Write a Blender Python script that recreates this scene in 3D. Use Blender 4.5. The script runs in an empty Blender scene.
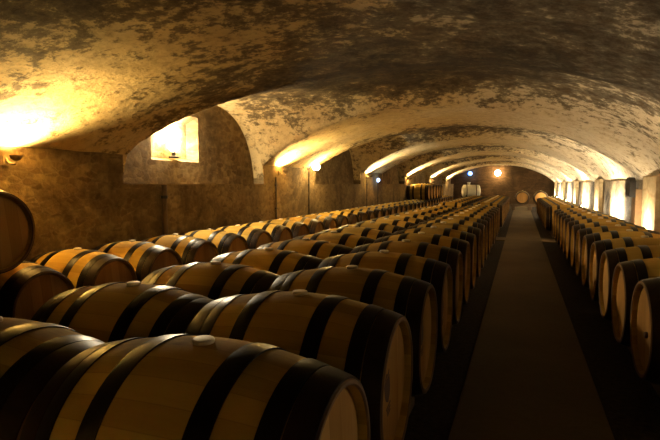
import bpy, bmesh, math, random
from mathutils import Vector, noise
R = math.radians
random.seed(7)
scene = bpy.context.scene
col = scene.collection

# ------------------------------------------------------------------ helpers
def tag(o, label=None, cat=None, group=None, kind=None):
    if label: o['label'] = label
    if cat: o['category'] = cat
    if group: o['group'] = group
    if kind: o['kind'] = kind
    return o

def mesh_of(name, verts, faces, sharp=35, smooth=True):
    me = bpy.data.meshes.new(name)
    me.from_pydata([tuple(v) for v in verts], [], faces)
    bm = bmesh.new(); bm.from_mesh(me)
    bmesh.ops.recalc_face_normals(bm, faces=bm.faces[:])
    bm.to_mesh(me); bm.free()
    if smooth:
        me.shade_smooth()
        me.set_sharp_from_angle(angle=R(sharp))
    me.update()
    return me

def link(name, me, mat=None, parent=None, loc=(0, 0, 0), rot=(0, 0, 0)):
    o = bpy.data.objects.new(name, me)
    col.objects.link(o)
    o.location = loc; o.rotation_euler = rot
    if mat and not me.materials: me.materials.append(mat)
    if parent: o.parent = parent
    return o

def empty(name, loc=(0, 0, 0), rz=0.0):
    o = bpy.data.objects.new(name, None)
    o.empty_display_size = .2
    col.objects.link(o); o.location = loc; o.rotation_euler = (0, 0, rz)
    return o

class MB:
    """collects verts and faces for one mesh"""
    def __init__(s): s.v = []; s.f = []
    def add(s, vs, fs):
        b = len(s.v); s.v += [Vector(v) for v in vs]; s.f += [tuple(b + i for i in f) for f in fs]; return s
    def quad(s, a, b, c, d): return s.add([a, b, c, d], [(0, 1, 2, 3)])
    def box(s, x0, x1, y0, y1, z0, z1, bev=0.0):
        if bev <= 0:
            vs = [(x, y, z) for x in (x0, x1) for y in (y0, y1) for z in (z0, z1)]
            return s.add(vs, [(0, 1, 3, 2), (4, 6, 7, 5), (0, 4, 5, 1), (2, 3, 7, 6), (0, 2, 6, 4), (1, 5, 7, 3)])
        bm = bmesh.new(); bmesh.ops.create_cube(bm, size=1)
        for v in bm.verts:
            v.co = Vector(((x0 + x1) / 2 + v.co.x * (x1 - x0), (y0 + y1) / 2 + v.co.y * (y1 - y0), (z0 + z1) / 2 + v.co.z * (z1 - z0)))
        bmesh.ops.bevel(bm, geom=bm.edges[:], offset=bev, segments=2, affect='EDGES', profile=.6)
        bm.verts.index_update()
        s.add([v.co.copy() for v in bm.verts], [tuple(v.index for v in f.verts) for f in bm.faces]); bm.free(); return s
    def lathe(s, prof, axis='Z', seg=32, origin=(0, 0, 0)):
        """prof: list of (r, h); revolved round the axis; closed ends when r == 0"""
        rings = []; vs = []; fs = []
        def put(r, h, a):
            c, d = math.cos(a) * r, math.sin(a) * r
            p = {'Z': (c, d, h), 'X': (h, c, d), 'Y': (d, h, c)}[axis]
            return (p[0] + origin[0], p[1] + origin[1], p[2] + origin[2])
        for r, h in prof:
            if r < 1e-6:
                rings.append([len(vs)]); vs.append(put(0, h, 0))
            else:
                rings.append(list(range(len(vs), len(vs) + seg)))
                vs += [put(r, h, 2 * math.pi * k / seg) for k in range(seg)]
        for A, B in zip(rings, rings[1:]):
            for k in range(seg):
                k2 = (k + 1) % seg
                if len(A) == 1 and len(B) == 1: continue
                if len(A) == 1: fs.append((A[0], B[k], B[k2]))
                elif len(B) == 1: fs.append((A[k], B[0], A[k2]))
                else: fs.append((A[k], B[k], B[k2], A[k2]))
        return s.add(vs, fs)
    def tube(s, pts, r, seg=10):
        pts = [Vector(p) for p in pts]; vs = []; fs = []
        for i, p in enumerate(pts):
            t = (pts[min(i + 1, len(pts) - 1)] - pts[max(i - 1, 0)]).normalized()
            up = Vector((0, 0, 1)) if abs(t.z) < .9 else Vector((1, 0, 0))
            a = t.cross(up).normalized(); b = t.cross(a).normalized()
            vs += [p + (a * math.cos(2 * math.pi * k / seg) + b * math.sin(2 * math.pi * k / seg)) * r for k in range(seg)]
        for i in range(len(pts) - 1):
            for k in range(seg):
                fs.append((i * seg + k, i * seg + (k + 1) % seg, (i + 1) * seg + (k + 1) % seg, (i + 1) * seg + k))
        fs.append(tuple(range(seg))); fs.append(tuple(range((len(pts) - 1) * seg, len(pts) * seg)))
        return s.add(vs, fs)
    def prism(s, poly, x0, x1):
        """polygon in (y, z) extruded along x"""
        n = len(poly)
        vs = [(x0, y, z) for y, z in poly] + [(x1, y, z) for y, z in poly]
        fs = [tuple(range(n)), tuple(range(n, 2 * n))] + [(i, (i + 1) % n, n + (i + 1) % n, n + i) for i in range(n)]
        return s.add(vs, fs)
    def mesh(s, name, smooth=True, sharp=35): return mesh_of(name, s.v, s.f, sharp, smooth)
    def build(s, name, mat, parent=None, loc=(0, 0, 0), smooth=True, sharp=35):
        return link(name, s.mesh(name, smooth, sharp), mat, parent, loc)

# ------------------------------------------------------------------ materials
XL, XR, REC = -4.45, 2.03, -4.66          # brown wall, bright wall, back of the lunette recesses
XC = (XL + XR) / 2
PER, BAND0 = 6.1, 4.0                     # bay length, centre of the first pier
class NT:
    def __init__(s, name):
        s.m = bpy.data.materials.new(name); s.m.use_nodes = True
        s.t = s.m.node_tree; s.b = s.t.nodes['Principled BSDF']
    def n(s, typ, **kw):
        nd = s.t.nodes.new(typ)
        for k, v in kw.items():
            if k.startswith('i_'):
                key = k[2:]
                nd.inputs[int(key) if key.isdigit() else key.replace('_', ' ')].default_value = v
            else: setattr(nd, k, v)
        return nd
    def l(s, a, b): s.t.links.new(a, b)
    def coords(s, scale=(1, 1, 1)):
        tc = s.n('ShaderNodeTexCoord'); mp = s.n('ShaderNodeMapping'); mp.inputs['Scale'].default_value = scale
        s.l(tc.outputs['Object'], mp.inputs['Vector']); return mp.outputs['Vector']
    def noise(s, vec, scale, detail=6, rough=.6, dist=0.0):
        nd = s.n('ShaderNodeTexNoise'); nd.inputs['Scale'].default_value = scale; nd.inputs['Detail'].default_value = detail
        nd.inputs['Roughness'].default_value = rough; nd.inputs['Distortion'].default_value = dist
        s.l(vec, nd.inputs['Vector']); return nd.outputs['Fac']
    def ramp(s, fac, stops):
        r = s.n('ShaderNodeValToRGB'); e = r.color_ramp.elements
        while len(e) < len(stops): e.new(.5)
        for el, (p, c) in zip(e, stops):
            el.position = p; el.color = c if len(c) == 4 else (*c, 1)
        s.l(fac, r.inputs['Fac']); return r.outputs['Color']
    def mix(s, fac, a, b, mode='MIX'):
        m = s.n('ShaderNodeMix', data_type='RGBA', blend_type=mode)
        for inp, v in ((m.inputs['Factor'], fac), (m.inputs[6], a), (m.inputs[7], b)):
            if hasattr(v, 'is_linked'): s.l(v, inp)
            elif isinstance(v, (int, float)): inp.default_value = v
            else: inp.default_value = (*v, 1)
        return m.outputs[2]
    def math(s, op, a, b=0.0, c=0.0, clamp=False):
        m = s.n('ShaderNodeMath', operation=op); m.use_clamp = clamp
        for i, v in enumerate((a, b, c)):
            if hasattr(v, 'is_linked'): s.l(v, m.inputs[i])
            else: m.inputs[i].default_value = v
        return m.outputs[0]
    def bump(s, h, strength=.4, dist=.02, prev=None):
        b = s.n('ShaderNodeBump'); b.inputs['Strength'].default_value = strength; b.inputs['Distance'].default_value = dist
        s.l(h, b.inputs['Height'])
        if prev is not None: s.l(prev, b.inputs['Normal'])
        return b.outputs['Normal']
    def done(s, color=None, rough=.8, normal=None, metal=0.0, spec=None):
        if color is not None:
            if hasattr(color, 'is_linked'): s.l(color, s.b.inputs['Base Color'])
            else: s.b.inputs['Base Color'].default_value = (*color, 1)
        if hasattr(rough, 'is_linked'): s.l(rough, s.b.inputs['Roughness'])
        else: s.b.inputs['Roughness'].default_value = rough
        s.b.inputs['Metallic'].default_value = metal
        if spec is not None: s.b.inputs['Specular IOR Level'].default_value = spec
        if normal is not None: s.l(normal, s.b.inputs['Normal'])
        return s.m


def m_vault():
    t = NT('vault_plaster'); v = t.coords()
    big = t.noise(v, .55, 4, .6, .3); mid = t.noise(v, 2.6, 10, .74, .25); fine = t.noise(v, 9, 9, .75); speck = t.noise(v, 26, 6, .7)
    sep = t.n('ShaderNodeSeparateXYZ'); t.l(v, sep.inputs[0])
    base = t.ramp(big, [(.32, (.56, .37, .15)), (.50, (.64, .47, .22)), (.70, (.66, .53, .31))])
    # limewash on the white wall's side
    side = t.math('MULTIPLY_ADD', sep.outputs['X'], .45, .55, clamp=True)
    base = t.mix(t.math('MULTIPLY', side, .75), base, (.64, .585, .48))
    base = t.mix(t.ramp(fine, [(.46, (0, 0, 0)), (.66, (.6, .6, .6))]), base, (.30, .19, .075))
    # sooty mould, thickest along crown and front; painted shade added mid-bay and front right
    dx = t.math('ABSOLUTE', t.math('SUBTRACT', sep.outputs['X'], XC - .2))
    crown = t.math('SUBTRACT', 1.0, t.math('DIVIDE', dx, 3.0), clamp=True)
    frontness = t.math('DIVIDE', t.math('SUBTRACT', 8.2, sep.outputs['Y']), 4.5, clamp=True)
    bay = t.math('COSINE', t.math('MULTIPLY', t.math('SUBTRACT', sep.outputs['Y'], BAND0 + PER / 2 - .5), 2 * math.pi / PER))  # paints shade into the hollows between the lamp-lit bands
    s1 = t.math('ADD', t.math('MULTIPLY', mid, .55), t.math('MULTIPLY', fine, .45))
    s2 = t.math('ADD', t.math('MULTIPLY', t.math('MULTIPLY', t.math('SQRT', crown), bay), .15), t.math('MULTIPLY', t.math('MULTIPLY', frontness, crown), .16))
    rside_shade = t.math('MULTIPLY', t.math('SUBTRACT', 6.6, sep.outputs['Y'], clamp=True), t.math('ADD', sep.outputs['X'], 1.0, clamp=True))  # painted shade: darkens the unlit front of the vault, white wall side
    s2 = t.math('ADD', s2, t.math('MULTIPLY', rside_shade, .10))
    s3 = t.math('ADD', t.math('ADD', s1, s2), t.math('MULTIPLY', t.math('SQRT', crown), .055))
    soot_shade = t.ramp(s3, [(.52, (0, 0, 0)), (.565, (.70, .70, .70)), (.68, (.97, .97, .97))])
    c = t.mix(soot_shade, base, t.ramp(fine, [(.38, (.008, .005, .002)), (.60, (.060, .036, .014)), (.74, (.20, .135, .06))]))
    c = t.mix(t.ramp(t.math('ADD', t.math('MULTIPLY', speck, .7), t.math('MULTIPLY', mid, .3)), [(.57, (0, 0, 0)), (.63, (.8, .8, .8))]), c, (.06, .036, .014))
    n1 = t.bump(mid, .8, .08); n2 = t.bump(fine, .8, .03, n1)
    return t.done(c, .92, n2, spec=.15)

def m_stone(name, cols, mortar, dirt, scale=(1.5, 5.2, 9.5), dirt_edge=(.45, .65)):
    t = NT(name); v = t.coords()
    wob = t.n('ShaderNodeTexNoise'); wob.inputs['Scale'].default_value = 3.0; t.l(v, wob.inputs['Vector'])
    add = t.n('ShaderNodeMix', data_type='RGBA', blend_type='LINEAR_LIGHT'); add.inputs['Factor'].default_value = .06
    t.l(v, add.inputs[6]); t.l(wob.outputs['Color'], add.inputs[7])
    mp = t.n('ShaderNodeMapping'); mp.inputs['Scale'].default_value = scale; t.l(add.outputs[2], mp.inputs['Vector'])
    vo = t.n('ShaderNodeTexVoronoi'); vo.inputs['Scale'].default_value = 1.4; t.l(mp.outputs[0], vo.inputs['Vector'])
    ve = t.n('ShaderNodeTexVoronoi', feature='DISTANCE_TO_EDGE'); ve.inputs['Scale'].default_value = 1.4; t.l(mp.outputs[0], ve.inputs['Vector'])
    sc = t.n('ShaderNodeSeparateColor'); t.l(vo.outputs['Color'], sc.inputs[0])
    c = t.ramp(sc.outputs[0], [(0, cols[0]), (.5, cols[1]), (1, cols[2])])
    joint = t.ramp(ve.outputs['Distance'], [(.02, (1, 1, 1)), (.09, (0, 0, 0))])
    c = t.mix(joint, c, mortar)
    big = t.noise(v, 1.1, 8, .65, .4); fine = t.noise(v, 14, 8, .7)
    c = t.mix(t.ramp(big, [(dirt_edge[0], (0, 0, 0)), (dirt_edge[1], (.9, .9, .9))]), c, dirt)
    c = t.mix(t.ramp(fine, [(.4, (0, 0, 0)), (.7, (.55, .55, .55))]), c, dirt)
    n1 = t.bump(t.ramp(ve.outputs['Distance'], [(0, (0, 0, 0)), (.2, (1, 1, 1))]), .12, .012); n2 = t.bump(fine, .5, .02, n1)
    return t.done(c, .93, n2, spec=.2)

def m_oak(name, kind):
    """kind 'stave': boards run round the barrel along X; 'head': boards run across the flat end"""
    t = NT(name); tc = t.n('ShaderNodeTexCoord'); v = tc.outputs['Object']
    info = t.n('ShaderNodeObjectInfo'); rnd = info.outputs['Random']
    sep = t.n('ShaderNodeSeparateXYZ'); t.l(v, sep.inputs[0])
    if kind == 'stave':
        ang = t.math('ARCTAN2', sep.outputs['Z'], sep.outputs['Y'])
        u = t.math('MULTIPLY', ang, 30 / (2 * math.pi))
        along = sep.outputs['X']; grain_scale = (2.2, 30, 30)
    else:
        u = t.math('MULTIPLY', t.math('ADD', sep.outputs['Y'], t.math('MULTIPLY', sep.outputs['Z'], .12)), 10.5)
        along = sep.outputs['Z']; grain_scale = (10, 45, 3.5)
    idx = t.math('FLOOR', u); fr = t.math('FRACT', u)
    wn = t.n('ShaderNodeTexWhiteNoise', noise_dimensions='2D')
    cb = t.n('ShaderNodeCombineXYZ'); t.l(idx, cb.inputs[0]); t.l(rnd, cb.inputs[1]); t.l(cb.outputs[0], wn.inputs['Vector'])
    mp = t.n('ShaderNodeMapping'); mp.inputs['Scale'].default_value = grain_scale; t.l(v, mp.inputs['Vector'])
    cb2 = t.n('ShaderNodeCombineXYZ')
    for i in range(3): t.l(t.math('MULTIPLY', rnd, 37.0 + 11 * i), cb2.inputs[i])
    t.l(cb2.outputs[0], mp.inputs['Location'])
    g = t.noise(mp.outputs[0], 1.0, 6, .65, .6)
    stain = t.noise(mp.outputs[0], .13, 5, .6)
    tone = t.math('ADD', t.math('MULTIPLY', wn.outputs['Value'], .55), t.math('MULTIPLY', g, .45))
    if kind == 'stave':
        c = t.ramp(tone, [(.15, (.32, .195, .036)), (.5, (.43, .275, .055)), (.85, (.51, .335, .075))])
    else:
        c = t.ramp(tone, [(.15, (.30, .165, .048)), (.5, (.40, .23, .075)), (.85, (.46, .28, .10))])
    c = t.mix(t.ramp(stain, [(.52, (0, 0, 0)), (.74, (.55, .55, .55))]), c, (.20, .10, .035))
    br = t.math('MULTIPLY_ADD', rnd, .34, .82)
    cb3 = t.n('ShaderNodeCombineXYZ')
    for i in range(3): t.l(br, cb3.inputs[i])
    c = t.mix(1.0, c, cb3.outputs[0], 'MULTIPLY')
    edge = t.math('MINIMUM', fr, t.math('SUBTRACT', 1.0, fr))
    line = t.ramp(edge, [(.0, (1, 1, 1)), (.035, (0, 0, 0))])
    c = t.mix(t.math('MULTIPLY', line, .3), c, (.10, .055, .02))
    n1 = t.bump(line, -.25, .004); n2 = t.bump(g, .12, .004, n1)
    return t.done(c, .85, n2, spec=.1)

def m_plain(name, c, rough=.6, metal=0.0, vary=.25, scale=8, bump=.1, spec=None):
    t = NT(name); v = t.coords(); f = t.noise(v, scale, 6, .65)
    k = t.mix(t.ramp(f, [(.3, (0, 0, 0)), (.75, (1, 1, 1))]), tuple(x * (1 - vary) for x in c), tuple(min(1, x * (1 + vary)) for x in c))
    return t.done(k, rough, t.bump(f, bump, .01), metal, spec)

def m_emit(name, c, s):
    t = NT(name); t.b.inputs['Emission Color'].default_value = (*c, 1); t.b.inputs['Emission Strength'].default_value = s
    return t.done((.8, .8, .8), .3)

def m_gravel():
    t = NT('dark_earth'); v = t.coords(); f = t.noise(v, 22, 6, .7); b = t.noise(v, 1.2, 5, .6)
    c = t.mix(t.ramp(f, [(.35, (0, 0, 0)), (.7, (1, 1, 1))]), (.012, .008, .005), (.05, .034, .018))
    c = t.mix(t.ramp(b, [(.4, (0, 0, 0)), (.7, (.6, .6, .6))]), c, (.03, .02, .012))
    return t.done(c, .95, t.bump(f, .8, .02), spec=.15)

def m_concrete():
    t = NT('path_concrete'); v = t.coords(); f = t.noise(v, 30, 6, .7); b = t.noise(v, .9, 6, .62, .3)
    c = t.ramp(b, [(.3, (.08, .052, .020)), (.6, (.12, .08, .034)), (.8, (.15, .105, .048))])
    c = t.mix(t.ramp(f, [(.4, (0, 0, 0)), (.75, (.35, .35, .35))]), c, (.06, .04, .018))
    return t.done(c, .85, t.bump(f, .25, .006), spec=.25)

M = dict(
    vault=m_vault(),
    stone=m_stone('brown_rubble_stone', [(.16, .10, .04), (.22, .145, .06), (.30, .21, .095)], (.24, .17, .08), (.06, .038, .015)),
    white=m_stone('pale_soiled_stone', [(.34, .27, .17), (.48, .39, .26), (.26, .20, .12)], (.40, .32, .21), (.05, .034, .017), (1, 3.0, 5.5), (.42, .58)),
    pier=m_stone('pale_dressed_stone', [(.60, .48, .28), (.66, .54, .33), (.56, .43, .24)], (.50, .38, .22), (.34, .23, .11), (.6, .8, 1.9), (.58, .8)),
    end=m_stone('dark_end_stone', [(.10, .056, .026), (.135, .078, .036), (.08, .046, .024)], (.09, .054, .026), (.04, .024, .012)),
    gravel=m_gravel(), concrete=m_concrete(),
    stave=m_oak('oak_staves', 'stave'), head=m_oak('oak_head_boards', 'head'),
    hoop=m_plain('dark_iron_hoop', (.010, .007, .0045), .36, .05, .35, 14, .08, .14),
    rusty=m_plain('browned_iron_hoop', (.022, .012, .006), .42, .0, .35, 14, .08, .12),
    chime=m_plain('darkened_oak_rim', (.16, .085, .03), .7, 0, .3, 9, .1),
    clay=m_plain('brown_clay', (.17, .11, .05), .85, 0, .3),
    bung=m_plain('pale_bung', (.80, .70, .50), .55, 0, .1),
    brand=m_plain('brand_mark', (.075, .030, .018), .75, 0, .2),
    timber=m_plain('dark_timber', (.10, .06, .03), .8, 0, .35, 5, .2),
    post=m_plain('brown_post_timber', (.26, .15, .065), .75, 0, .3, 6, .2),
    black=m_plain('black_paint', (.014, .012, .011), .5, 0, .2),
    steel=m_plain('brushed_steel', (.80, .80, .72), .3, .25, .12, 20, .04),
    pipe=m_plain('dark_pipe', (.035, .025, .015), .75, 0, .3),
    bulb=m_emit('warm_bulb', (1, .66, .30), 22),
    globe=m_emit('warm_globe_glass', (1, .70, .34), 12),
    blue=m_emit('blue_lamp_glass', (.02, .11, .95), 1.1),
    cool=m_emit('cool_lamp_glass', (.28, .48, 1.0), .9),
)

# ------------------------------------------------------------------ the vault
Y0, Y1 = -5.2, 37.0
ZCROWN, ZL, ZR = 2.62, 1.72, 1.42
BANDS = [BAND0 + PER * k for k in range(-1, 6)]
LUNES = [BAND0 + PER * (k + .5) for k in range(-2, 6)]
HN, HF = 2.15, 1.42                          # reach of a lunette to either side of its centre at the brown wall
def zm(x):
    if x < XC: tt, rise = (XC - x) / (XC - XL), ZCROWN - ZL
    else: tt, rise = (x - XC) / (XR - XC), ZCROWN - ZR
    s = .84; tt = min(tt, 1.0)
    return ZCROWN - rise * (1 - math.sqrt(1 - (s * tt) ** 2)) / (1 - math.sqrt(1 - s * s))
def lerp(a, b, t): return a + (b - a) * t
def zc(x, y):
    t = (x - XL) / (XR - XL)
    c = min(LUNES, key=lambda q: abs(y - q + .3)); e = y - c
    a = lerp(HN if e < 0 else HF, 3.0, max(t, 0))
    h = lerp(2.66, 2.86, min(max(t, 0) * 2, 1)) if t < .5 else 1.45 + 1.41 * max(0, 1 - (min(t, 1) * 2 - 1) ** 2.2) ** .62
    d = abs(e) / a
    SP = 1.36
    return 1.3 if d >= 1 else SP + (h - SP) * (1 - d ** 2.3) ** .5
def vault_z(x, y):
    w = noise.noise(Vector((x * .7, y * .7, 3))) * .045 + noise.noise(Vector((x * 2.6, y * 2.6, 9))) * .014
    w += noise.noise(Vector((x * 8, y * 8, 1))) * .004
    if x < XL - .001: return zc(x, y) + w * .4
    return max(zm(x), zc(x, y)) + w

xs = [REC - .05 + i * (XL - .002 - REC + .05) / 7 for i in range(8)] + [XL + i * (XR + .08 - XL) / 128 for i in range(129)]
ny = int((Y1 - Y0) / .055)
ys = [Y0 + i * (Y1 - Y0) / ny for i in range(ny + 1)]
vs = [(x, y, vault_z(x, y)) for y in ys for x in xs]
nx = len(xs)
fs = [(j * nx + i, (j + 1) * nx + i, (j + 1) * nx + i + 1, j * nx + i + 1) for j in range(ny) for i in range(nx - 1)]
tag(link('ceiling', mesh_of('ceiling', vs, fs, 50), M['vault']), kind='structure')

# ------------------------------------------------------------------ walls and floor
w = MB(); NY0, NY1, NZ0, NZ1 = 5.78, 6.64, 1.74, 2.28       # back of the lamp niche in the first recess
OY0, OY1, OZ0, OZ1 = 5.66, 6.74, 1.70, 2.38                 # its wider mouth
ZS = 1.37                                                    # sill of the recesses
w.quad((XL, Y0, -.05), (XL, Y1, -.05), (XL, Y1, ZS), (XL, Y0, ZS))
for c in BANDS:
    a, b = max(c - (PER / 2 - HF), Y0), min(c + (PER / 2 - HN), Y1)
    w.quad((XL, a, ZS), (XL, b, ZS), (XL, b, 1.84), (XL, a, 1.84))
    for y in (a, b): w.quad((XL, y, ZS), (REC, y, ZS), (REC, y, 1.52), (XL, y, 1.52))
for c in LUNES:
    a, b = max(c - HN, Y0), min(c + HF, Y1)
    if b <= a: continue
    w.quad((XL, a, ZS), (XL, b, ZS), (REC, b, ZS), (REC, a, ZS))
    if a < NY0 < b:
        for (ya, yb, za, zb) in ((a, OY0, ZS, 2.85), (OY1, b, ZS, 2.85), (OY0, OY1, ZS, OZ0), (OY0, OY1, OZ1, 2.85)):
            w.quad((REC, ya, za), (REC, yb, za), (REC, yb, zb), (REC, ya, zb))
        d = REC - .15                                        # splayed niche sides
        o = [(REC, OY0, OZ0), (REC, OY1, OZ0), (REC, OY1, OZ1), (REC, OY0, OZ1)]
        i_ = [(d, NY0, NZ0), (d, NY1, NZ0), (d, NY1, NZ1), (d, NY0, NZ1)]
        for k in range(4): w.quad(o[k], o[(k + 1) % 4], i_[(k + 1) % 4], i_[k])
        w.quad(*i_)
    else:
        w.quad((REC, a, ZS), (REC, b, ZS), (REC, b, 2.85), (REC, a, 2.85))
tag(w.build('wall_left', M['stone'], smooth=False), kind='structure')

w = MB(); w.box(XR, XR + .3, Y0, Y1, -.05, 1.44)
tag(w.build('wall_right', M['white'], smooth=False), kind='structure')
w = MB(); w.box(XR + .015, XR + .3, Y0, Y1, 1.44, 2.9)
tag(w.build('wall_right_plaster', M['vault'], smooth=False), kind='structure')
for k, c in enumerate(BANDS):
    w = MB(); w.box(XR - .09, XR + .02, c - .98, c - .04, 0, 1.50, .015)
    tag(w.build('trim_%d' % (k + 1), M['pier'], smooth=False), kind='structure')
w = MB(); w.box(REC - .3, XR + .3, Y1 - .02, Y1 + .3, -.05, 3.0)
tag(w.build('wall_back', M['end'], smooth=False), kind='structure')
w = MB(); w.box(REC - .3, XR + .3, Y0 - .3, Y0 + .02, -.05, 3.0)
tag(w.build('wall_front', M['stone'], smooth=False), kind='structure')
w = MB(); w.box(REC - .1, XR + .1, Y0, Y1, -.12, 0)
tag(w.build('floor', M['gravel'], smooth=False), kind='structure')
w = MB(); w.box(-.33, .50, Y0 + .1, Y1 - .1, -.01, .022, .006)
w.box(-1.9, -.33, 12.98, 13.72, -.01, .02, .006); w.box(.50, 1.9, 12.98, 13.72, -.01, .02, .006)
tag(w.build('path', M['concrete'], smooth=False), kind='structure')

# ------------------------------------------------------------------ the barrel
RB, RH, HL = .362, .290, .45                 # bulge radius, end radius, half length
PITCH = .74
def rad(x): return RB - (RB - RH) * (abs(x) / HL) ** 1.9
prof = [(RH - .022, -HL + .045), (RH - .020, -HL + .006), (RH - .014, -HL), (RH - .004, -HL), (RH, -HL + .006)]
N = 22
prof += [(rad(-HL + .02 + i * (2 * HL - .04) / N), -HL + .02 + i * (2 * HL - .04) / N) for i in range(N + 1)]
prof += [(RH, HL - .006), (RH - .004, HL), (RH - .014, HL), (RH - .020, HL - .006), (RH - .022, HL - .045)]
body_me = MB().lathe(prof, 'X', 64).mesh('barrel_staves'); body_me.materials.append(M['stave']); body_me.materials.append(M['chime'])
for p in body_me.polygons:
    if abs(p.center.x) > .443: p.material_index = 1
def head_mesh():
    # slightly dished disc with a bevelled edge, sitting in the croze
    p = [(RH - .021, -.012), (RH - .024, -.002), (RH - .05, .004), (.12, .005), (0, .005)]
    b = MB().lathe([(0, -.014)] + p, 'X', 48)
    me = b.mesh('barrel_head'); me.materials.append(M['head']); return me
head_me = head_mesh()
def hoop_mesh(x0, x1, name, mat, th=.0045):
    k = 4; xx = [x0 + i * (x1 - x0) / k for i in range(k + 1)]
    p = [(rad(x0) - .004, x0), (rad(x0) + th * .6, x0)] + [(rad(x) + th + (.0015 if i in (1, 2, 3) else 0), x) for i, x in enumerate(xx)] + [(rad(x1) + th * .6, x1), (rad(x1) - .004, x1)]
    me = MB().lathe(p, 'X', 64).mesh(name, sharp=50); me.materials.append(mat); return me
HOOPS = [(.128, .196, 'bilge_hoop', M['hoop']), (.305, .365, 'quarter_hoop', M['hoop']), (.369, .444, 'chime_hoop', M['rusty'])]
hoop_me = []
for x0, x1, nm, mt in HOOPS:
    hoop_me.append((nm, hoop_mesh(x0, x1, nm, mt))); hoop_me.append((nm, hoop_mesh(-x1, -x0, nm, mt)))
bung_me = MB().lathe([(0, -.02), (.030, -.02), (.034, .008), (.031, .013), (.02, .015), (0, .015)], 'Z', 20).mesh('bung'); bung_me.materials.append(M['bung'])
# burnt-in crest: shield, three-pointed crown, three bars
cr = MB()
for k in range(3): cr.box(0, .0012, -.034 + .006 * k, .034 - .006 * k, -.078 - .016 * k, -.070 - .016 * k)
sh = [(-.042, .048), (.042, .048), (.042, -.005), (.030, -.034), (0, -.058), (-.030, -.034), (-.042, -.005)]
cr.prism(sh, 0, .0012)
cr.prism([(-.036, .054), (.036, .054), (.044, .072), (.020, .061), (0, .076), (-.020, .061), (-.044, .072)], 0, .0012)
crest_me = cr.mesh('brand_mark', smooth=False); crest_me.materials.append(M['brand'])
tap_me = MB().lathe([(0, -.004), (.020, -.004), (.020, .010), (.016, .016), (0, .016)], 'X', 18).mesh('plug'); tap_me.materials.append(M['brand'])

def make_barrel():
    r = empty('wine_barrel')
    link('body', body_me, None, r, (0, 0, RB))
    link('head', head_me, None, r, (HL - .035, 0, RB))
    link('head', head_me, None, r, (-HL + .035, 0, RB), (0, 0, math.pi))
    for nm, me in hoop_me: link(nm, me, None, r, (0, 0, RB))
    link('bung', bung_me, None, r, (0, 0, 2 * RB))
    return r
def copy_tree(o, parent=None):
    c = o.copy(); col.objects.link(c); c.parent = parent
    for ch in o.children: copy_tree(ch, c)
    return c
PROTO = make_barrel(); proto_free = [True]
def barrel(x, y, zb, rz, label, group, mark=None):
    if proto_free[0]: o = PROTO; proto_free[0] = False
    else: o = copy_tree(PROTO)
    j = random.Random(int(y * 1000) + int(x * 77))
    o.location = (x + j.uniform(-.004, .004), y, zb); o.rotation_euler = (0, 0, rz + j.uniform(-.004, .004))
    tag(o, label, 'barrel', group)
    if mark is None: mk = None
    else:
        me, nm, yy, zz = mark
        hd = [c for c in o.children if c.name.startswith('head') and c.location.x > 0][0]
        link(nm, me, None, hd, (.005, yy, zz), (j.uniform(-.3, .3), 0, 0))
    return o

ONES = ['', 'first', 'second', 'third', 'fourth', 'fifth', 'sixth', 'seventh', 'eighth', 'ninth', 'tenth', 'eleventh', 'twelfth', 'thirteenth',
        'fourteenth', 'fifteenth', 'sixteenth', 'seventeenth', 'eighteenth', 'nineteenth']
def ordinal(n):
    if n < 20: return ONES[n]
    t = {2: 'twent', 3: 'thirt', 4: 'fort'}[n // 10]
    return t + 'ieth' if n % 10 == 0 else t + 'y-' + ONES[n % 10]

def rail(x, y0, y1, z1, label, group, wd=.08, z0=None):
    t = empty('barrel_rail', (x, (y0 + y1) / 2, 0)); L = (y1 - y0) / 2
    h = min(.12, z1 - .004)
    MB().box(-wd / 2, wd / 2, -L, L, z1 - h, z1, .006).build('beam', M['timber'], t, smooth=False)
    if z1 - h > .02:
        n = max(2, int((y1 - y0) / 1.9) + 1)
        for k in range(n):
            yy = -L + .12 + k * (2 * L - .24) / (n - 1)
            MB().box(-wd * .8, wd * .8, yy - .09, yy + .09, 0, z1 - h, .006).build('bearer_block', M['timber'], t, smooth=False)
    tag(t, label, 'rail', group)

def row(xc, ystart, n, zb, rz, words, group, marks=None):
    for k in range(n):
        y = ystart + PITCH * k
        barrel(xc, y, zb, rz, words(k + 1), group, (marks or {}).get(k))
ZA, ZB_, ZC_ = .163, .125, .025
XA, XB, XD, XR1 = -.900, -1.815, -3.95, 1.15
rr = rad(.20) + .004
def rails(xc, ya, yb, zb, nm):
    for s, side in ((-1, 'brown wall side'), (1, 'white wall side')):
        rail(xc + s * .25, ya, yb, zb + RB - rr - .003, 'timber rail carrying the ' + nm + ', ' + side, 'timber rails under the barrels')

cm = lambda y, z: (crest_me, 'brand_mark', y, z)
row(XA, 1.31, 16, ZA, 0, lambda i: ordinal(i) + ' oak barrel counting from the camera, row fronting the path opposite the white wall',
    'barrels of the row fronting the path', {1: cm(-.09, .02), 2: cm(-.08, .03), 3: cm(-.05, .0), 4: cm(-.04, .02), 5: cm(.0, .02)})
row(XB, 1.31, 16, ZA - .022, 0, lambda i: ordinal(i) + ' oak barrel counting from the camera, middle row backing onto the path-side row',
    'barrels of the middle row')
row(XA + .02, 14.35, 12, ZA, 0, lambda i: ordinal(i) + ' oak barrel past the cross passage, row fronting the path opposite the white wall',
    'barrels of the path-side row past the cross passage')
row(XB + .02, 14.35, 12, ZA, 0, lambda i: ordinal(i) + ' oak barrel past the cross passage, middle row behind the path-side row',
    'barrels of the middle row past the cross passage')
row(XR1, 3.55, 13, ZB_, math.pi, lambda i: ordinal(i) + ' oak barrel counting from the camera, row along the brightly lit white wall',
    'barrels along the white wall', {0: (tap_me, 'plug', .06, -.02)})
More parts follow.
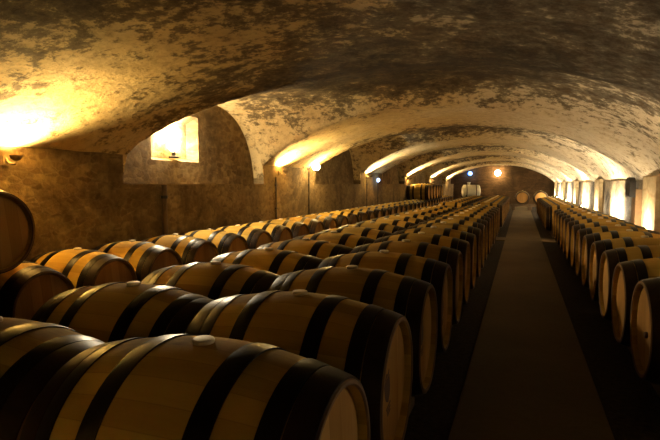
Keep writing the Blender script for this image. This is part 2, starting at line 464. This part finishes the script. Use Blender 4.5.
row(XR1 - .08, 14.35, 12, ZB_, math.pi, lambda i: ordinal(i) + ' oak barrel past the cross passage, row along the white wall',
    'barrels along the white wall past the cross passage')
row(XD, 2.24, 37, ZC_, 0, lambda i: 'floor-level oak barrel half under the lone stacked barrel, outside the picture edge' if i == 1 else ordinal(i - 1) + ' oak barrel counting from the camera, floor-level row along the brown stone wall',
    'floor-level barrels along the brown wall')
rails(XA, .95, 12.78, ZA, 'path-side row before the cross passage'); rails(XB, .95, 12.78, ZA - .022, 'middle row before the cross passage')
rails(XA + .02, 13.98, 22.86, ZA, 'path-side row past the cross passage'); rails(XB + .02, 13.98, 22.86, ZA, 'middle row past the cross passage')
rails(XR1, 3.2, 12.8, ZB_, 'white wall row before the cross passage'); rails(XR1 - .08, 13.98, 22.86, ZB_, 'white wall row past the cross passage')
rails(XD, 1.9, 29.3, ZC_, 'row along the brown wall')
DZ = math.sqrt((2 * RB) ** 2 - (PITCH / 2) ** 2) + .012
barrel(XD, 2.24 + PITCH * .5, ZC_ + DZ, 0, 'dark barrel alone on top of two others beside the brown wall', 'barrels stacked on the brown wall row')
k0 = 25
for i in range(6):
    barrel(XD, 2.24 + PITCH * (k0 + i + .5), ZC_ + DZ, 0, ordinal(i + 1) + ' barrel of the distant upper layer stacked on the brown wall row', 'barrels stacked on the brown wall row')
# two barrels at the end of the path, heads towards the camera
for i, x in enumerate((.08, .97)):
    barrel(x, 28.9, .30, -math.pi / 2, ('oak barrel at the end of the path with its round head facing the camera',
           'oak barrel beside the path-end barrel, half hidden by the white wall row')[i], 'barrels at the end of the path')
for s, lb in ((-1, 'camera side'), (1, 'end wall side')):
    t = empty('barrel_rail', (.46, 28.9 + s * .25, 0))
    z1 = .30 + RB - rr - .003
    MB().box(-.95, .95, -.05, .05, z1 - .12, z1, .006).build('beam', M['timber'], t, smooth=False)
    for xx in (-.8, 0, .8): MB().box(xx - .1, xx + .1, -.07, .07, .0, z1 - .12, .006).build('bearer_block', M['timber'], t, smooth=False)
    tag(t, 'dark timber rail under the two barrels ending the path, ' + lb, 'rail', 'timber rails under the barrels')

# ------------------------------------------------------------------ steel tank far back
t = empty('steel_tank', (-2.45, 27.9, 0), R(12))
tag(t, 'shiny pale steel tank lying on a stand far back beside the stacked barrels', 'tank')
rt, hl, zt = .33, .40, 1.0
p = [(0, -hl - .09), (.14, -hl - .075), (.25, -hl - .045), (rt - .01, -hl), (rt, -hl + .02), (rt, hl - .02), (rt - .01, hl), (.25, hl + .045), (.14, hl + .075), (0, hl + .09)]
MB().lathe(p, 'X', 40, (0, 0, zt)).build('shell', M['steel'], t)
for x in (-.24, .24): MB().lathe([(rt, x - .02), (rt + .012, x - .02), (rt + .012, x + .02), (rt, x + .02)], 'X', 40, (0, 0, zt)).build('band', M['pipe'], t)
MB().lathe([(.07, zt + rt - .03), (.07, zt + rt + .10), (.095, zt + rt + .10), (.095, zt + rt + .13), (0, zt + rt + .14)], 'Z', 20, (-.12, 0, 0)).build('filler_neck', M['steel'], t)
MB().tube([(.1, 0, zt + rt - .02), (.1, 0, zt + rt + .08), (.16, 0, zt + rt + .12)], .02).build('valve_pipe', M['pipe'], t)
for x in (-.28, .28):
    for y in (-.22, .22):
        MB().tube([(x, y * 1.25, 0), (x, y, zt - rt * .7)], .022).build('leg', M['pipe'], t)

# ------------------------------------------------------------------ lamps
def light(kind, name, loc, power, color, parent, size=.05, rot=(0, 0, 0), cone=None, blend=.4):
    d = bpy.data.lights.new(name, kind); d.energy = power; d.color = color; d.shadow_soft_size = size
    if cone: d.spot_size = R(cone); d.spot_blend = blend
    o = bpy.data.objects.new(name, d); col.objects.link(o); o.location = loc; o.rotation_euler = rot; o.parent = parent
    return o
WARM, WARM2 = (1, .71, .28), (1, .84, .56)
bowl_p = [(.0, -.05), (.02, -.047), (.043, -.03), (.056, 0), (.052, 0), (.040, -.026), (.02, -.042), (0, -.044)]
bowl_me = MB().lathe(bowl_p, 'Z', 28).mesh('bowl'); bowl_me.materials.append(M['clay'])
bulb_me = MB().lathe([(0, -.036), (.017, -.03), (.022, -.015), (.017, .0), (0, .004)], 'Z', 18).mesh('bulb'); bulb_me.materials.append(M['bulb'])
plate_me = MB().box(-.012, .012, -.03, .03, -.045, .045, .004).mesh('wall_plate', smooth=False); plate_me.materials.append(M['clay'])
arm_me = MB().tube([(0, 0, 0), (.05, 0, -.05), (.11, 0, -.06), (.14, 0, -.055)], .011, 8).mesh('arm'); arm_me.materials.append(M['clay'])
def uplight(x, y, z, face, power, color, label, group, cone=146):
    """face +1: fixed to the brown wall, -1: fixed to the white wall"""
    t = empty('wall_uplight', (x, y, z), 0 if face > 0 else math.pi)
    link('wall_plate', plate_me, None, t, (.012, 0, -.05)); link('arm', arm_me, None, t, (.01, 0, -.02))
    bw = link('bowl', bowl_me, None, t, (.15, 0, 0)); link('bulb', bulb_me, None, bw, (0, 0, -.012))
    if face > 0: light('SPOT', 'uplight_beam', (.15, 0, .008), power, color, t, .03, (math.pi, 0, 0), cone, .5)
    else: light('POINT', 'uplight_glow', (.15, 0, .035), power, color, t, .03)
    tag(t, label, 'lamp', group); return t
PL = (60, 58, 52, 75, 85, 80, 80)
names = ('unseen', 'first', 'second', 'third', 'fourth', 'fifth', 'sixth')
LY = [-2.6, 3.4] + [c - 1.0 for c in BANDS[2:]]  # the one behind the camera is added to brighten the nearest barrels
for i, y in enumerate(LY):
    uplight(XL, y, 1.63, 1, PL[i], WARM if i < 3 else WARM2, (names[i] + ' pier uplight from the camera at the foot of the vault, brown wall') if i else 'added unseen uplight at the foot of the vault behind the camera, brown wall', 'uplights on the brown wall')
trough_me = MB().add([(x, y, z) for y in (-.75, .75) for x, z in ((-.05, .03), (-.04, -.04), (.06, -.05), (.06, -.04), (-.03, -.03), (-.04, .03))],
                     [(k, (k + 1) % 6, 6 + (k + 1) % 6, 6 + k) for k in range(6)] + [(0, 1, 4, 5), (1, 2, 3, 4), (6, 7, 10, 11), (7, 8, 9, 10)]).mesh('trough', smooth=False)
trough_me.materials.append(M['clay'])
tube_me = MB().tube([(0, -.70, -.012), (0, .70, -.012)], .013, 12).mesh('lamp_tube'); tube_me.materials.append(M['bulb'])
brk_me = MB().box(.05, .15, -.02, .02, -.07, -.045, .003).mesh('bracket', smooth=False); brk_me.materials.append(M['clay'])
def wash_light(x, y, z, power, label, group):
    t = empty('wall_wash_light', (x - .15, y, z))
    tr = link('trough', trough_me, None, t); link('lamp_tube', tube_me, None, tr)
    for yy in (-.5, .5): link('bracket', brk_me, None, t, (0, yy, 0))
    d = bpy.data.lights.new('wash_beam', 'AREA'); d.shape = 'RECTANGLE'; d.size = 1.4; d.size_y = .05; d.energy = power; d.color = WARM2
    o = bpy.data.objects.new('wash_beam', d); col.objects.link(o); o.parent = t; o.location = (0, 0, .006)
    dirv = Vector((.62, 0, .78)); zq = -dirv; xq = Vector((0, 1, 0)); yq = zq.cross(xq)
    from mathutils import Matrix
    o.rotation_euler = Matrix((xq, yq, zq)).transposed().to_euler()
    tag(t, label, 'lamp', group)
wd = ('', 'first', 'second', 'third', 'fourth', 'fifth', 'sixth')
for i, (y, pw) in enumerate([(3.45, 5), (9.6, 10), (15.7, 14), (21.8, 18), (27.9, 18), (34.0, 18)]):  # nearest one is added out of view to light the front barrels
    on_pier = any(c - .98 < y < c - .04 for c in BANDS)
    uplight(XR - (.09 if on_pier else 0), y, .64, -1, pw, WARM2, wd[i + 1] + ' low bowl uplight behind the barrels, at a pale pilaster of the white wall', 'low uplights on the white wall')
for i, (y, pw) in enumerate([(-2.6, 10), (6.6, 6), (13.0, 26), (19.1, 42), (25.2, 48), (31.3, 48)]):  # nearest two are unseen, added as extra light for the front barrels
    wash_light(XR, y, .66, pw, (wd[i] + ' long trough light behind the barrels, between pilasters of the white wall') if i else 'added unseen long trough light low on the white wall behind the camera', 'trough lights on the white wall')

# niche floodlight
t = empty('niche_lamp', (REC - .055, (NY0 + NY1) / 2, NZ0 + .005))
MB().lathe([(0, 0), (.07, 0), (.075, .02), (.03, .035), (.03, .09), (0, .09)], 'Z', 24).build('base', M['black'], t)
MB().lathe([(0, .085), (.03, .09), (.075, .14), (.09, .20), (.075, .265), (.04, .295), (0, .30)], 'Z', 28).build('globe', M['globe'], t)
light('POINT', 'niche_light', (.06, .02, .36), 42, WARM2, t, .06)
tag(t, 'glaring lamp set inside the square niche of the brown wall', 'lamp')

# globe lamp on the second pier, end-wall globe
def globe_lamp(loc, rz, r, power, label, color=WARM):
    t = empty('globe_lamp', loc, rz)
    MB().box(0, .02, -.06, .06, -.06, .06, .005).build('wall_plate', M['black'], t, smooth=False)
    MB().tube([(.01, 0, 0), (.09, 0, .0), (.15, 0, .0)], .014).build('arm', M['black'], t)
    MB().lathe([(.0, -r - .02), (.04, -r - .015), (.05, -r + .03), (.0, -r + .03)], 'Z', 20, (.16 + r * .3, 0, 0)).build('cup', M['black'], t)
    MB().lathe([(r * math.sin(math.pi * k / 14) if 0 < k < 14 else 0, -r * math.cos(math.pi * k / 14)) for k in range(15)], 'Z', 28, (.16 + r * .3, 0, 0)).build('globe', M['globe'], t)
    light('POINT', 'globe_light', (.16 + r * 2.6, 0, .0), power, color, t, .08)
    tag(t, label, 'lamp'); return t
globe_lamp((XL, 10.6, 1.75), 0, .085, 10, 'round glowing globe lamp on the far edge of the second brown pier')
globe_lamp((-1.50, Y1 - .02, 2.12), -math.pi / 2, .20, 10, 'round warm globe lamp high on the dark end wall')

# blue lamps
def bulkhead(loc, rz, r, mat, label, power, color):
    t = empty('bulkhead_lamp', loc, rz)
    MB().lathe([(0, 0), (r + .03, 0), (r + .03, .04), (r + .005, .05), (r + .005, .03), (0, .03)], 'X', 28).build('housing', M['black'], t)
    MB().lathe([(r, .035), (r * .9, .07), (r * .5, .095), (0, .10)], 'X', 28).build('lens', mat, t)
    light('POINT', 'bulkhead_light', (.25, 0, 0), power, color, t, .05)
    tag(t, label, 'lamp')
bulkhead((-3.33, Y1 - .02, 2.10), -math.pi / 2, .15, M['blue'], 'small blue lamp high on the dark end wall above the steel tank', 2.0, (.2, .5, 1))
bulkhead((XL, 16.5, 1.50), R(-50), .065, M['cool'], 'small bluish white lamp low on the third brown pier', .6, (.6, .8, 1))

# conduits and pipe on the brown wall
for y, z1, lb in ((8.95, 1.5, 'second pier beneath its uplight'), (10.6, 1.65, 'second pier beneath the globe lamp'), (15.2, 1.5, 'third pier beneath its uplight'), (16.5, 1.44, 'third pier beneath the bluish lamp')):
    t = empty('cable_conduit', (XL + .014, y, 0))
    MB().tube([(0, 0, .0), (0, 0, z1)], .012, 8).build('tube', M['pipe'], t)
    for z in (.4, .9, 1.35): MB().box(-.014, .016, -.03, .03, z - .012, z + .012, .003).build('clip', M['pipe'], t, smooth=False)
    tag(t, 'thin dark cable conduit running down the ' + lb, 'conduit', 'cable conduits on the brown wall')
t = empty('drain_pipe', (XL + .062, 5.565, 0))
MB().tube([(0, 0, 0), (0, 0, .8), (0, 0, 1.36)], .035, 16).build('pipe', M['timber'], t)
for z in (.5, 1.2): MB().lathe([(.035, z - .02), (.045, z - .02), (.045, z + .02), (.035, z + .02)], 'Z', 16).build('bracket', M['black'], t)
tag(t, 'dark upright pipe on the brown wall under the lamp niche', 'pipe')

# post with black box at the white wall
t = empty('wall_post', (XR - .10, 10.36, 0))
MB().box(-.06, .08, -.16, .16, 0, 1.28, .012).build('post', M['post'], t, smooth=False)
b = MB(); a = [(-.19, 1.14), (.19, 1.14), (.19, 1.38)] + [(.19 * math.cos(math.pi * k / 12), 1.38 + .11 * math.sin(math.pi * k / 12)) for k in range(1, 12)] + [(-.19, 1.38)]
b.prism(a, -.16, -.065).build('hood', M['black'], t, sharp=30)
MB().box(-.175, -.155, -.10, .10, 1.18, 1.34, .004).build('grille', M['pipe'], t, smooth=False)
tag(t, 'brown wooden post with a black round-topped box against the white wall', 'post')

# ------------------------------------------------------------------ world and camera
wd_ = bpy.data.worlds.new('cellar'); scene.world = wd_; wd_.use_nodes = True
wd_.node_tree.nodes['Background'].inputs[0].default_value = (0, 0, 0, 1)
cam = bpy.data.cameras.new('camera'); co = bpy.data.objects.new('camera', cam); col.objects.link(co)
cam.sensor_width = 36; cam.lens = 27.98
co.location = (0, 0, 1.37)
co.rotation_euler = (R(90 - 4.01), 0, R(20.37))
cam.clip_start = .05; cam.clip_end = 100
scene.camera = co
vs_ = scene.view_settings
scene.display_settings.display_device = 'sRGB'
vs_.view_transform = 'Standard'; vs_.look = 'None'; vs_.gamma = 1; vs_.use_curve_mapping = False
vs_.exposure = 2.5
scene.cycles.use_denoising = True
